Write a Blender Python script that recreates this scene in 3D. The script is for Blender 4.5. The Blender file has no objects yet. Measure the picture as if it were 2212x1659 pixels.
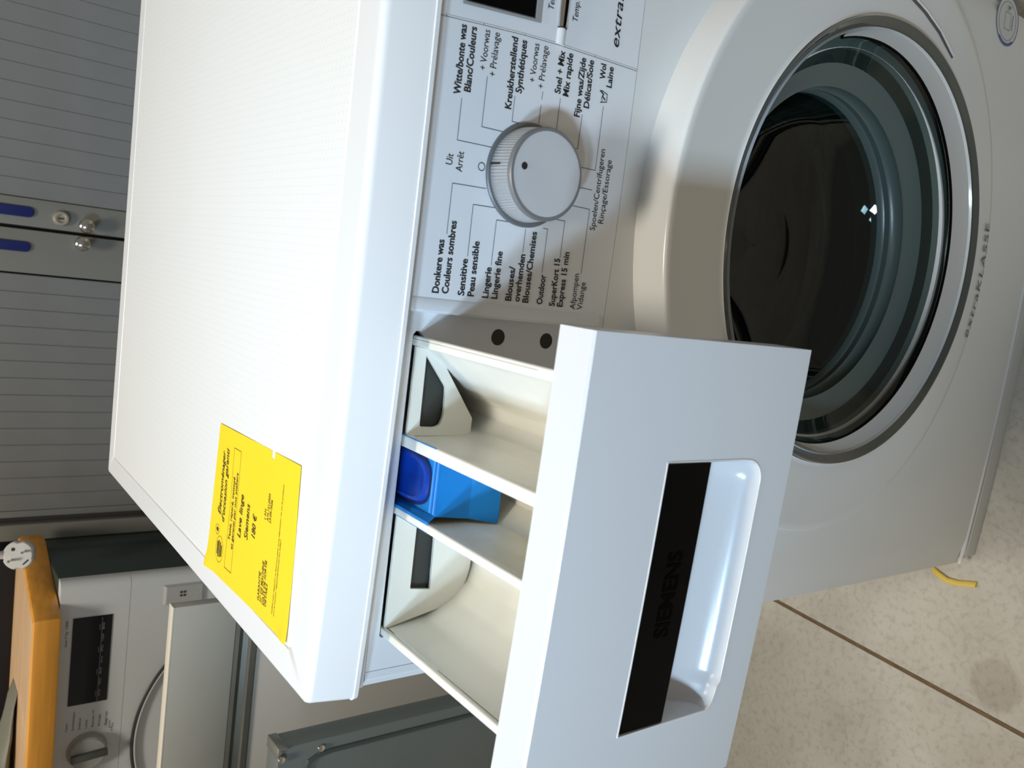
import bpy, bmesh, math, random
from mathutils import Matrix, Vector, noise
random.seed(4)
sc = bpy.context.scene
COL = sc.collection

# ------------------------------------------------------------------ camera, world, light, exposure
cam_d = bpy.data.cameras.new('camera'); cam = bpy.data.objects.new('camera', cam_d); COL.objects.link(cam)
cam_d.sensor_width = 36; cam_d.lens = 29.551; cam_d.clip_start = .01
M = Matrix(((0.1251479, 0.9850636, 0.1182697), (-0.5913600, 0.1697792, -0.7883327), (-0.7966375, 0.0287182, 0.6037747))).to_4x4()
M.translation = Vector((0.26164, -0.43440, 1.05592))
cam.matrix_world = M
cam_d.dof.use_dof = True; cam_d.dof.focus_distance = .66; cam_d.dof.aperture_fstop = 15
sc.camera = cam

w = bpy.data.worlds.new('hall'); sc.world = w; w.use_nodes = True
bg = w.node_tree.nodes['Background']
bg.inputs['Color'].default_value = (1.0, .93, .80, 1); bg.inputs['Strength'].default_value = .19

def area(name, loc, target, sx, sy, power, color, spread=180):
    d = bpy.data.lights.new(name, 'AREA'); d.shape = 'RECTANGLE'; d.size = sx; d.size_y = sy; d.energy = power; d.color = color
    d.spread = math.radians(spread)
    o = bpy.data.objects.new(name, d); COL.objects.link(o); o.location = loc
    o.rotation_euler = (Vector(target) - Vector(loc)).to_track_quat('-Z', 'Y').to_euler()
    return o
area('daylight_window', (-1.00, -1.55, 1.98), (.20, .03, .90), .22, .20, 1.24, (.57, .78, 1.0), 36)
area('daylight_window', (-.78, -1.30, 2.25), (.20, .03, .90), .20, .18, 1.06, (.57, .78, 1.0), 36)
area('hall_lamp', (-.14, -.30, 3.1), (.1, .1, .5), .60, .34, 33, (1.0, .92, .79))
area('hall_lamp', (-.6, 1.0, 3.2), (-.2, .4, .4), 1.2, .12, 17, (1.0, .93, .83))
sc.view_settings.view_transform = 'Standard'; sc.view_settings.look = 'None'
sc.view_settings.gamma = 1; sc.view_settings.use_curve_mapping = False
sc.view_settings.exposure = 0.0

# ------------------------------------------------------------------ materials
def srgb(r, g, b):
    f = lambda c: (c / 255 / 12.92) if c / 255 <= .04045 else ((c / 255 + .055) / 1.055) ** 2.4
    return (f(r), f(g), f(b), 1)
def mat(name, col, rough=.4, metal=0, spec=.5, var=0, vscale=30, bump=0, bscale=400, coat=0, trans=0, alpha=1, emit=None, stretch=None, col2=None):
    m = bpy.data.materials.new(name); m.use_nodes = True
    nt = m.node_tree; b = nt.nodes['Principled BSDF']
    b.inputs['Base Color'].default_value = col; b.inputs['Roughness'].default_value = rough
    b.inputs['Metallic'].default_value = metal; b.inputs['Specular IOR Level'].default_value = spec
    b.inputs['Coat Weight'].default_value = coat; b.inputs['Coat Roughness'].default_value = .05
    b.inputs['Transmission Weight'].default_value = trans; b.inputs['Alpha'].default_value = alpha
    tc = nt.nodes.new('ShaderNodeTexCoord'); mp = nt.nodes.new('ShaderNodeMapping')
    nt.links.new(tc.outputs['Object'], mp.inputs['Vector'])
    if stretch: mp.inputs['Scale'].default_value = stretch
    if var or col2:
        n = nt.nodes.new('ShaderNodeTexNoise'); n.inputs['Scale'].default_value = vscale; n.inputs['Detail'].default_value = 6
        nt.links.new(mp.outputs[0], n.inputs['Vector'])
        r = nt.nodes.new('ShaderNodeMix'); r.data_type = 'RGBA'
        r.inputs[6].default_value = tuple(c * (1 - var) for c in col[:3]) + (1,)
        r.inputs[7].default_value = col2 if col2 else tuple(min(1, c * (1 + var)) for c in col[:3]) + (1,)
        rp = nt.nodes.new('ShaderNodeMapRange'); rp.inputs[1].default_value = .3; rp.inputs[2].default_value = .7
        nt.links.new(n.outputs['Fac'], rp.inputs[0]); nt.links.new(rp.outputs[0], r.inputs[0])
        nt.links.new(r.outputs[2], b.inputs['Base Color'])
    if bump:
        n2 = nt.nodes.new('ShaderNodeTexNoise'); n2.inputs['Scale'].default_value = bscale
        nt.links.new(mp.outputs[0], n2.inputs['Vector'])
        bp = nt.nodes.new('ShaderNodeBump'); bp.inputs['Strength'].default_value = bump; bp.inputs['Distance'].default_value = .001
        nt.links.new(n2.outputs['Fac'], bp.inputs['Height']); nt.links.new(bp.outputs[0], b.inputs['Normal'])
    return m
WHITE = mat('white_enamel', (.755, .755, .755, 1), .32, var=.012, vscale=6)
BODY = mat('white_enamel_satin', (.76, .76, .74, 1), .22, var=.012, vscale=5)
PANEL = mat('white_panel_plastic', (.77, .78, .80, 1), .38)
PLAST = mat('white_plastic', (.80, .80, .78, 1), .30)
TRAY = mat('cream_tray_plastic', (.79, .775, .70, 1), .30, var=.02, vscale=40)
TRAYD = mat('dirty_tray_plastic', (.79, .775, .70, 1), .35, vscale=26, col2=(.62, .57, .42, 1))
BLACK = mat('black_print', (.012, .012, .014, 1), .5)
GREYLINE = mat('grey_print', (.10, .11, .12, 1), .5)
BLACKG = mat('black_gloss', (.002, .002, .002, 1), .10, spec=.05)
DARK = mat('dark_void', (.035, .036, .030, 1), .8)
BLUE = mat('blue_insert_plastic', (.002, .19, .56, 1), .38, var=.12, vscale=30)
BLUED = mat('dark_blue_insert_plastic', (.004, .045, .36, 1), .3)
SILV = mat('silver_paint', (.40, .41, .42, 1), .34, metal=.35)
SILVD = mat('grey_ring_paint', (.17, .175, .18, 1), .4, metal=.3)
KNOB = mat('knob_silver', (.62, .64, .67, 1), .36, metal=.25)
CHROME = mat('chrome', (.70, .68, .64, 1), .12, metal=1)
METAL = mat('drum_steel', (.07, .068, .062, 1), .35, metal=.8)
YEL = mat('yellow_paper', (.88, .615, .008, 1), .6)
RUB = mat('grey_rubber', (.095, .125, .115, 1), .30, spec=.5)
SEAM = mat('shadow_gap', (.05, .055, .06, 1), .7)

def lid_mat():
    m = mat('lid_printed_enamel', (.80, .80, .785, 1), .34)
    nt = m.node_tree; b = nt.nodes['Principled BSDF']
    tc = nt.nodes.new('ShaderNodeTexCoord'); sx = nt.nodes.new('ShaderNodeSeparateXYZ'); nt.links.new(tc.outputs['Object'], sx.inputs[0])
    def mth(op, a, bb=None):
        n = nt.nodes.new('ShaderNodeMath'); n.operation = op
        for i, v in enumerate((a, bb)):
            if v is None: continue
            if isinstance(v, (int, float)): n.inputs[i].default_value = v
            else: nt.links.new(v, n.inputs[i])
        return n.outputs[0]
    ds = []
    for ax, off in ((0, .00379), (1, .00189)):
        f = mth('FRACT', mth('DIVIDE', mth('ADD', sx.outputs[ax], off), .0051)); ds.append(mth('POWER', mth('SUBTRACT', f, .5), 2))
    dot = mth('LESS_THAN', mth('ADD', ds[0], ds[1]), .0070)
    r = nt.nodes.new('ShaderNodeMix'); r.data_type = 'RGBA'
    r.inputs[6].default_value = (.80, .80, .785, 1); r.inputs[7].default_value = (.62, .62, .61, 1)
    nt.links.new(dot, r.inputs[0]); nt.links.new(r.outputs[2], b.inputs['Base Color'])
    return m
LIDP = lid_mat()

STAINS = [(-.1190, -.0430, .0330, (.83, .79, .78, 1)), (-.2397, .1756, .0040, (.55, .53, .45, 1)), (-.2142, .1768, .0016, (.5, .48, .42, 1)), (-.2279, -.0522, .0032, (.72, .70, .66, 1))]
def concrete():
    m = bpy.data.materials.new('concrete'); m.use_nodes = True; nt = m.node_tree; b = nt.nodes['Principled BSDF']
    tc = nt.nodes.new('ShaderNodeTexCoord')
    def nz(s, d=8, rough=.6):
        n = nt.nodes.new('ShaderNodeTexNoise'); n.inputs['Scale'].default_value = s; n.inputs['Detail'].default_value = d; n.inputs['Roughness'].default_value = rough
        nt.links.new(tc.outputs['Object'], n.inputs['Vector']); return n.outputs['Fac']
    def ramp(src, stops):
        r = nt.nodes.new('ShaderNodeValToRGB'); nt.links.new(src, r.inputs[0]); e = r.color_ramp.elements
        while len(e) < len(stops): e.new(.5)
        for i, (p, c) in enumerate(stops): e[i].position = p; e[i].color = c
        return r.outputs[0]
    base = ramp(nz(9), [(.3, srgb(190, 186, 177)), (.5, srgb(203, 200, 191)), (.7, srgb(213, 210, 202))])
    sp = ramp(nz(120, 6), [(.36, (.80, .79, .77, 1)), (.50, (1, 1, 1, 1))])
    def mul(a, c, f=1):
        x = nt.nodes.new('ShaderNodeMix'); x.data_type = 'RGBA'; x.blend_type = 'MULTIPLY'; x.inputs[0].default_value = f
        nt.links.new(a, x.inputs[6]); nt.links.new(c, x.inputs[7]); return x.outputs[2]
    v = nt.nodes.new('ShaderNodeTexVoronoi'); v.feature = 'DISTANCE_TO_EDGE'; v.inputs['Scale'].default_value = 9
    wn = nt.nodes.new('ShaderNodeTexNoise'); wn.inputs['Scale'].default_value = 12; nt.links.new(tc.outputs['Object'], wn.inputs['Vector'])
    mx = nt.nodes.new('ShaderNodeMix'); mx.data_type = 'RGBA'; mx.inputs[0].default_value = .02
    nt.links.new(tc.outputs['Object'], mx.inputs[6]); nt.links.new(wn.outputs['Color'], mx.inputs[7]); nt.links.new(mx.outputs[2], v.inputs['Vector'])
    cr = ramp(v.outputs['Distance'], [(0.0, (.62, .60, .56, 1)), (.012, (1, 1, 1, 1))])
    st = ramp(nz(3.2, 2), [(.40, (.74, .70, .68, 1)), (.46, (1, 1, 1, 1))])
    c = mul(mul(mul(base, sp, .75), cr, .22), st, .5)
    for (sx_, sy_, rr, dark) in STAINS:
        vm = nt.nodes.new('ShaderNodeVectorMath'); vm.operation = 'DISTANCE'; nt.links.new(mx.outputs[2], vm.inputs[0]); vm.inputs[1].default_value = (sx_, sy_, 0)
        q_ = ramp(vm.outputs['Value'], [(rr*.80, dark), (rr, (1, 1, 1, 1))]); c = mul(c, q_, 1)
    nt.links.new(c, b.inputs['Base Color']); b.inputs['Roughness'].default_value = .6
    bp = nt.nodes.new('ShaderNodeBump'); bp.inputs['Strength'].default_value = .35; bp.inputs['Distance'].default_value = .002
    nt.links.new(nz(160), bp.inputs['Height']); nt.links.new(bp.outputs[0], b.inputs['Normal'])
    return m
CONC = concrete()
WOODT = mat('wood_top', srgb(228, 190, 148), .4, var=.10, vscale=7, stretch=(1, 9, 9), coat=.3)
WOODE = mat('wood_edge', srgb(232, 162, 62), .4, var=.12, vscale=9, stretch=(1, 6, 14), coat=.2)

# ------------------------------------------------------------------ object helpers
def empty(name, loc, label, cat, group=None):
    o = bpy.data.objects.new(name, None); COL.objects.link(o); o.location = loc; o.empty_display_size = .05
    o['label'] = label; o['category'] = cat
    if group: o['group'] = group
    return o
def wloc(o):
    v = Vector(o.location)
    return v
def link(name, me, m, parent=None, label=None, smooth=False):
    o = bpy.data.objects.new(name, me); COL.objects.link(o)
    if m is not None:
        for mm in (m if isinstance(m, (list, tuple)) else [m]): me.materials.append(mm)
    if parent is not None:
        o.parent = parent
        if parent.type == 'EMPTY': o.matrix_parent_inverse = Matrix.Translation(-Vector(parent.location))
    if label: o['label'] = label
    if smooth:
        for p in me.polygons: p.use_smooth = True
    return o
class MB:
    def __init__(s): s.v = []; s.f = []; s.mi = []
    def add(s, vs, fs, mi=0):
        n = len(s.v); s.v += [tuple(v) for v in vs]; s.f += [tuple(i + n for i in f) for f in fs]; s.mi += [mi] * len(fs); return s
    def box(s, x0, x1, y0, y1, z0, z1, mi=0):
        return s.add([(x0,y0,z0),(x1,y0,z0),(x1,y1,z0),(x0,y1,z0),(x0,y0,z1),(x1,y0,z1),(x1,y1,z1),(x0,y1,z1)],
                     [(0,3,2,1),(4,5,6,7),(0,1,5,4),(1,2,6,5),(2,3,7,6),(3,0,4,7)], mi)
    def loft(s, loops, closed=True, cap0=False, cap1=False, mi=0, flip=False):
        n = len(loops[0]); vs = [v for l in loops for v in l]; fs = []
        for i in range(len(loops) - 1):
            for j in range(n if closed else n - 1):
                k = (j + 1) % n; q = (i*n+j, i*n+k, (i+1)*n+k, (i+1)*n+j); fs.append(q[::-1] if flip else q)
        if cap0: fs.append(tuple(range(n))[::-1])
        if cap1: fs.append(tuple((len(loops)-1)*n + j for j in range(n)))
        return s.add(vs, fs, mi)
    def prism(s, poly, y0, y1, mi=0):   # polygon in (x, z), extruded along y
        n = len(poly)
        return s.add([(x, y0, z) for x, z in poly] + [(x, y1, z) for x, z in poly],
                     [tuple(range(n)), tuple(range(2*n-1, n-1, -1))] + [(i, i+n, (i+1) % n + n, (i+1) % n) for i in range(n)], mi)
    def tube(s, pts, r, n=8, mi=0, cap=True):
        pts = [Vector(p) for p in pts]; loops = []; up = None
        for i, p in enumerate(pts):
            t = (pts[min(i+1, len(pts)-1)] - pts[max(i-1, 0)]).normalized()
            if up is None: up = Vector((0,0,1)) if abs(t.z) < .9 else Vector((1,0,0))
            a = t.cross(up).normalized(); b = t.cross(a).normalized(); up = -b
            rr = r[i] if isinstance(r, (list, tuple)) else r
            loops.append([p + (a*math.cos(2*math.pi*k/n) + b*math.sin(2*math.pi*k/n))*rr for k in range(n)])
        return s.loft(loops, True, cap, cap, mi)
    def rev(s, prof, cx, cz, n=96, mi=0, y_of=None, a0=0, a1=2*math.pi):  # profile of (r, y) turned about the y axis
        full = abs(a1 - a0 - 2*math.pi) < 1e-6; m = n if full else n + 1; loops = []
        for r, y in prof:
            l = []
            for k in range(m):
                a = a0 + (a1-a0)*k/n; x = cx + r*math.cos(a); z = cz + r*math.sin(a)
                l.append((x, y + (y_of(x) if y_of else 0), z))
            loops.append(l)
        return s.loft(loops, full, mi=mi)
    def mesh(s, name, bevel=0, seg=2, fix=True):
        me = bpy.data.meshes.new(name); me.from_pydata(s.v, [], s.f); me.update()
        for p, i in zip(me.polygons, s.mi): p.material_index = i
        if bevel or fix:
            bm = bmesh.new(); bm.from_mesh(me)
            if fix: bmesh.ops.recalc_face_normals(bm, faces=bm.faces)
            if bevel:
                bmesh.ops.bevel(bm, geom=[e for e in bm.edges if len(e.link_faces) == 2 and e.calc_face_angle(0) > .5], offset=bevel, segments=seg, profile=.5, affect='EDGES', clamp_overlap=True)
            bm.to_mesh(me); bm.free()
        return me
def build(mb, name, m, parent=None, bevel=0, seg=2, smooth=False, label=None, fix=True):
    o = link(name, mb.mesh(name, bevel, seg, fix), m, parent, label)
    if smooth or bevel:
        for p in o.data.polygons: p.use_smooth = True
        o.data.set_sharp_from_angle(angle=.7)
    return o

_dg = None
def glyphs(s, bold=0, shear=0, space=1.0):
    cu = bpy.data.curves.new('t', 'FONT'); cu.body = s; cu.size = 1; cu.shear = shear; cu.offset = .018*bold; cu.space_character = space
    cu.resolution_u = 3
    o = bpy.data.objects.new('t', cu); COL.objects.link(o)
    bpy.context.view_layer.update(); dg = bpy.context.evaluated_depsgraph_get()
    me = bpy.data.meshes.new_from_object(o.evaluated_get(dg))
    vs = [v.co.copy() for v in me.vertices]; fs = [tuple(p.vertices) for p in me.polygons]
    bpy.data.objects.remove(o); bpy.data.curves.remove(cu); bpy.data.meshes.remove(me)
    return vs, fs
hv, _ = glyphs('H'); CAP = max(v.y for v in hv) - min(v.y for v in hv)
def put_text(mb, s, p0, p1, cap, fn, bold=0, shear=0, mi=0, space=1.0):
    """lay s from p0 to p1 (2-D surface coordinates), fn maps (a, b) to a 3-D point"""
    vs, fs = glyphs(s, bold, shear, space)
    if not vs: return
    x0 = min(v.x for v in vs); x1 = max(v.x for v in vs); L = math.hypot(p1[0]-p0[0], p1[1]-p0[1])
    d = ((p1[0]-p0[0])/L, (p1[1]-p0[1])/L); kx = L/(x1-x0); ky = cap/CAP
    mb.add([fn(p0[0] + d[0]*(v.x-x0)*kx - d[1]*v.y*ky, p0[1] + d[1]*(v.x-x0)*kx + d[0]*v.y*ky) for v in vs], fs, mi)

BOW = .0099
def yc(x): return -BOW*(1 - ((x-.3)/.3)**2)
def ribbon(mb, pts, w, fn, mi=0):
    """thin printed line in surface coordinates, mitred by overlap"""
    for (a, b), (c, d) in zip(pts, pts[1:]):
        L = math.hypot(c-a, d-b); ux, uy = (c-a)/L, (d-b)/L; n = max(1, int(L/.02))
        e = w/2
        for i in range(n):
            s0 = -e + (L+2*e)*i/n; s1 = -e + (L+2*e)*(i+1)/n
            q = [(a+ux*s0-uy*e, b+uy*s0+ux*e), (a+ux*s1-uy*e, b+uy*s1+ux*e), (a+ux*s1+uy*e, b+uy*s1-ux*e), (a+ux*s0+uy*e, b+uy*s0-ux*e)]
            mb.add([fn(*p) for p in q], [(0,1,2,3)], mi)

# ------------------------------------------------------------------ floor
fl = MB()
JX0, JX1 = -.1530, -.1730   # joint, nearly along y
def jx(y): return -.16674 + .0813*y
for (a, b) in ((-3.0, 'j0'), ('j1', 3.5)):
    y0, y1 = -3, 4.0
    xa = (lambda y: a) if a != 'j1' else (lambda y: jx(y)+.0028)
    xb = (lambda y: b) if b != 'j0' else (lambda y: jx(y)-.0028)
    fl.add([(xa(y0), y0, 0), (xb(y0), y0, 0), (xb(y1), y1, 0), (xa(y1), y1, 0), (xa(y0), y0, -.06), (xb(y0), y0, -.06), (xb(y1), y1, -.06), (xa(y1), y1, -.06)],
           [(0,1,2,3), (7,6,5,4), (0,4,5,1), (1,5,6,2), (2,6,7,3), (3,7,4,0)])
floor = build(fl, 'floor', CONC); floor['kind'] = 'structure'
jm = MB(); N = 900; L = []
for i in range(N+1):
    y = -1.2 + 3.4*i/N
    wv = .0012*noise.noise(Vector((y*60, 0, 0))) + .0008*noise.noise(Vector((y*170, 3, 0)))
    L.append([(jx(y)-.0030-abs(wv)*.6, y, -.0010), (jx(y)-.0008, y, .0002), (jx(y)+.0010, y, .0002), (jx(y)+.0030+wv, y, -.0010), (jx(y)+.003, y, -.03), (jx(y)-.003, y, -.03)])
jm.loft(L, True)
JM = mat('joint_sealant', srgb(118, 96, 70), .7, var=.2, vscale=90)
joint = build(jm, 'expansion_joint', JM, floor)

b_ = MB(); b_.box(-3, 3.5, 1.50, 1.60, 0, 3.6)
wall = build(b_, 'wall_back', mat('wall_paint', (.45, .44, .41, 1), .8, var=.05, vscale=3)); wall['kind'] = 'structure'

# ------------------------------------------------------------------ the washing machine in front
WM = empty('washing_machine', (.3, .27, 0), 'white front loading washing machine with its detergent drawer pulled open, nearest the camera', 'washing machine')
DC = (.3265, .389)         # door centre (x, z)
# cabinet: bowed front sheet with a round opening, sides, back
cb = MB(); n = 120; loops = []
X0, X1, Z0, Z1 = .0005, .5995, .026, .65895
def rim(a):
    dx, dz = math.cos(a), math.sin(a); t = 1e9
    if dx > 1e-9: t = min(t, (X1-DC[0])/dx)
    if dx < -1e-9: t = min(t, (X0-DC[0])/dx)
    if dz > 1e-9: t = min(t, (Z1-DC[1])/dz)
    if dz < -1e-9: t = min(t, (Z0-DC[1])/dz)
    return t
angs = sorted(set([2*math.pi*k/n for k in range(n)] + [math.atan2(z-DC[1], x-DC[0]) % (2*math.pi) for x in (X0, X1) for z in (Z0, Z1)]))
for k in range(11):
    f = k/10; l = []
    for a in angs:
        R = rim(a); r = .165 + (R-.165)*f; x = DC[0]+r*math.cos(a); z = DC[1]+r*math.sin(a)
        e = 0
        d = min(x-X0, X1-x)
        if d < .010: e = .010*(1-math.sqrt(max(0, 1-((.010-d)/.010)**2)))*.5
        l.append((x, yc(x)+e, z))
    loops.append(l)
cb.loft(loops, True)
cb.loft([[(DC[0]+.165*math.cos(a), yc(DC[0]+.165*math.cos(a))+dy, DC[1]+.165*math.sin(a)) for a in angs] for dy in (0, .03)], True)
cb.box(X0, X0+.001, .006, .5485, .02, .817); cb.box(X1-.001, X1, .006, .5485, .02, .817); cb.box(X0, X1, .547, .5485, .02, .817)
cb.box(X0, X1, .01, .5485, .02, .021)
cab = build(cb, 'cabinet', BODY, WM, smooth=True)
# base strip under the front sheet, seam line above it
pb = MB(); ls = []
for i in range(41):
    x = .010 + (.590-.010)*i/40
    ls.append([(x, yc(x)+.004, .0258), (x, yc(x)-.002, .022), (x, yc(x)-.0035, .012), (x, yc(x)-.002, .0), (x, yc(x)+.03, 0), (x, yc(x)+.03, .0258)])
pb.loft(ls, True, True, True)
build(pb, 'plinth', mat('plinth_plastic', (.60, .59, .56, 1), .12), WM, smooth=True)
lw = MB(); ls = []
for i in range(61):
    x = .001 + .598*i/60; y = yc(x)
    ls.append([(x, y-.0008, .0290), (x, y-.0016, .0278), (x, y-.0008, .0262), (x, y+.002, .0262), (x, y+.002, .029)])
lw.loft(ls, True, True, True)
build(lw, 'front_edge_fold', BODY, WM, smooth=True)

# lid
def outline(x0, x1, y0, y1, r, bow=1.0, m=40):
    P = []
    def arc(cx, cy, a0): return [(cx+r*math.cos(a0+math.pi/2*k/6), cy+r*math.sin(a0+math.pi/2*k/6)) for k in range(7)]
    P += arc(x0+r, y0+r, math.pi)
    P += [(x0+r+(x1-x0-2*r)*k/m, y0) for k in range(1, m)]
    P += arc(x1-r, y0+r, -math.pi/2) + arc(x1-r, y1-r, 0)
    P += [(x1-r-(x1-x0-2*r)*k/m, y1) for k in range(1, m)]
    P += arc(x0+r, y1-r, math.pi/2)
    return [(x, y + yc(x)*bow*max(0, 1-(y-y0)/(y1-y0))) for x, y in P]
ld = MB(); TOP = .848; lo = []
def lring(z, ins, fy, r): return [(x, y, z) for x, y in outline(-.0005+ins, .6005-ins, fy+ins, .5485-ins, r)]
for z, ins, fy, r in ((.817, .0040, -.0100, .003), (.8168, .0018, -.0100, .0045), (.8175, .0004, -.0102, .005), (.8200, 0, -.0098, .005), (.8204, .0006, -.0096, .005), (.8212, .0006, -.0094, .005), (.8225, .0005, -.0091, .005),
                      (.8435, .0004, -.0042, .0045), (.8448, .0004, -.0038, .0045), (.8466, .0010, -.0032, .004), (.8476, .0022, -.0026, .004), (TOP, .0042, -.0022, .004), (TOP, .0058, -.0022, .004)):
    lo.append(lring(z, ins, fy, r))
inner = lambda z, e: [(x, y, z) for x, y in outline(.0215+e, .5785-e, .0262+e, .5250-e, .004)]
lo += [inner(TOP, 0), inner(TOP-.0008, .0008), inner(TOP-.0008, .0020), inner(TOP, .0030)]
ld.loft(lo, True, cap0=True)
ld.add(inner(TOP, .0030), [tuple(range(len(lo[-1])))], 1)
lid = build(ld, 'lid', [WHITE, LIDP], WM, smooth=True, label='white lid with a fine dotted print in its framed middle')

# control panel right of the drawer
PX0, PX1, PZ0, PZ1 = .2384, .5995, .659, .8150
cp = MB(); NX = 40
def psec(x, t=0):
    y = yc(x); return [(x, y+.022, PZ1), (x, y, PZ1), (x, y, PZ0+.0002), (x, y+.0002, PZ0), (x, y+.022, PZ0)]
cp.loft([psec(PX0 + (PX1-PX0)*i/NX) for i in range(NX+1)], False)
cp.add(psec(PX0) , [(0,1,2,3,4)]); cp.add(psec(PX1), [(4,3,2,1,0)])
panel = build(cp, 'control_panel', PANEL, WM, smooth=True, label='white control panel printed with Dutch and French programme names')
S = lambda a, b: (a, yc(a)-.0003, b)
# raised left rib of the panel and the slanting seam beside the display
rb = MB(); ls = []
for i in range(17):
    z = .8145 - (.8145-.664)*i/16; y = yc(.2455)
    ls.append([(.2392, y, z), (.2398, y-.0010, z), (.2462, y-.0010, z), (.2474, y, z)])
rb.loft(ls, False); rb.add(ls[-1], [(0,1,2,3)])
build(rb, 'panel_rib', PANEL, panel, smooth=True)
ribs = MB()
sm = [(.4039, .8148), (.4041, .8084), (.4063, .7831), (.4086, .7535), (.4099, .7282), (.4105, .697), (.4110, .6592)]
ribbon(ribs, sm, .0008, lambda a, b: (a, yc(a)-.0005, b)); 
build(ribs, 'panel_seam_highlight', WHITE, panel, fix=False)
r2 = MB(); ribbon(r2, [(a-.0006, b) for a, b in sm], .0003, S); build(r2, 'panel_seam_gap', GREYLINE, panel, fix=False)

PT=[
('Witte/bonte was',1,0.3638,0.7940,0.4025,0.7944),('Blanc/Couleurs',1,0.3668,0.7873,0.4031,0.7875),
('+ Voorwas',0,0.3812,0.7785,0.4039,0.7782),('+ Prélavage',0,0.3793,0.7713,0.4042,0.7713),
('Kreukherstellend',1,0.3638,0.7576,0.4052,0.7581),('Synthétiques',1,0.3745,0.7512,0.4053,0.7513),
('+ Voorwas',0,0.3830,0.7421,0.4059,0.7419),('+ Prélavage',0,0.3809,0.7351,0.4062,0.7350),
('Snel + Mix',1,0.3810,0.7217,0.4069,0.7215),('Mix rapide',1,0.3808,0.7150,0.4071,0.7150),
('Fijne was/Zijde',1,0.3707,0.7040,0.4071,0.7042),('Délicat/Soie',1,0.3776,0.6971,0.4074,0.6975),
('Wol',1,0.3982,0.6864,0.4077,0.6868),('Laine',1,0.3944,0.6800,0.4075,0.6802),
('Uit',0,0.3242,0.7943,0.3305,0.7940),('Arrêt',0,0.3216,0.7871,0.3331,0.7871),
('Temp.',2,0.4264,0.7144,0.4388,0.7145),('Temp.',2,0.4280,0.7341,0.4404,0.7341),
('Donkere was',1,0.2503,0.7934,0.2815,0.7936),('Couleurs sombres',1,0.2505,0.7867,0.2933,0.7867),
('Sensitive',1,0.2505,0.7754,0.2724,0.7757),('Peau sensible',1,0.2506,0.7684,0.2837,0.7689),
('Lingerie',1,0.2506,0.7576,0.2694,0.7578),('Lingerie fine',1,0.2507,0.7508,0.2798,0.7510),
('Blouses/',1,0.2504,0.7399,0.2718,0.7399),('overhemden',1,0.2505,0.7333,0.2802,0.7334),
('Blouses/Chemises',1,0.2504,0.7263,0.2952,0.7266),('Outdoor',1,0.2504,0.7148,0.2694,0.7149),
('SuperKort 15',1,0.2501,0.7043,0.2810,0.7048),('Express 15 min',1,0.2502,0.6976,0.2860,0.6978),
('Afpompen',0,0.2496,0.6865,0.2731,0.6870),('Vidange',0,0.2497,0.6803,0.2682,0.6803),
('Spoelen/Centrifugeren',0,0.3027,0.6787,0.3554,0.6787),('Rinçage/Essorage',0,0.3080,0.6721,0.3497,0.6717)]
for s, b, x0, z0, x1, z1 in PT:
    tx = MB(); put_text(tx, s, (x0, z0), (x1, z1), .0045 if b != 2 else .0042, S, bold={1: 1.35, 0: .1, 2: .25}[b], shear=.12 if b == 2 else 0)
    build(tx, 'lettering', BLACK, panel, fix=False)
tx = MB(); put_text(tx, 'extraKLASSE', (.4205, .6780), (.4935, .6790), .0066, S, bold=.5, shear=.22, space=1.05)
build(tx, 'lettering', BLACK, panel, fix=False); tx = MB()
# hand-wash symbol
ribbon(tx, [(.3838, .6880), (.3850, .6828), (.3898, .6828), (.3912, .6880)], .0005, S)
ribbon(tx, [(.3838, .6874), (.3852, .6866), (.3864, .6876), (.3878, .6868)], .0004, S)
ribbon(tx, [(.3862, .6845), (.3876, .6868), (.3892, .6862), (.3908, .6890)], .0009, S)
build(tx, 'hand_wash_symbol', BLACK, panel, fix=False)
PL=[[(0.3623,0.7927),(0.3389,0.7926),(0.3395,0.7675)],[(0.3783,0.7769),(0.3497,0.7769),(0.3500,0.7590)],[(0.3720,0.7557),(0.3572,0.7558),(0.3573,0.7493)],[(0.3793,0.7353),(0.3750,0.7354)],[(0.3712,0.7355),(0.3603,0.7355)],[(0.3785,0.7211),(0.3564,0.7211)],[(0.3730,0.7019),(0.3515,0.7020),(0.3514,0.7042)],[(0.3817,0.6850),(0.3409,0.6850),(0.3407,0.7050)],[(0.3280,0.7050),(0.3281,0.6857)],[(0.3152,0.7690),(0.3144,0.7926),(0.2852,0.7925)],[(0.3051,0.7608),(0.3046,0.7766),(0.2742,0.7762)],[(0.2983,0.7493),(0.2981,0.7585),(0.2707,0.7584)],[(0.2959,0.7357),(0.2811,0.7356)],[(0.2983,0.7220),(0.2981,0.7183),(0.2707,0.7182)],[(0.3053,0.7130),(0.3051,0.7051),(0.2818,0.7050)],[(0.3158,0.7060),(0.3156,0.6854),(0.2739,0.6853)]]
ln = MB()
for l in PL: ribbon(ln, l, .00038, S)
cc = [(.3272+.0023*math.cos(2*math.pi*k/28), .7738+.0023*math.sin(2*math.pi*k/28)) for k in range(29)]
ribbon(ln, cc, .0005, S)
build(ln, 'printed_lines', GREYLINE, panel, fix=False)

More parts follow.
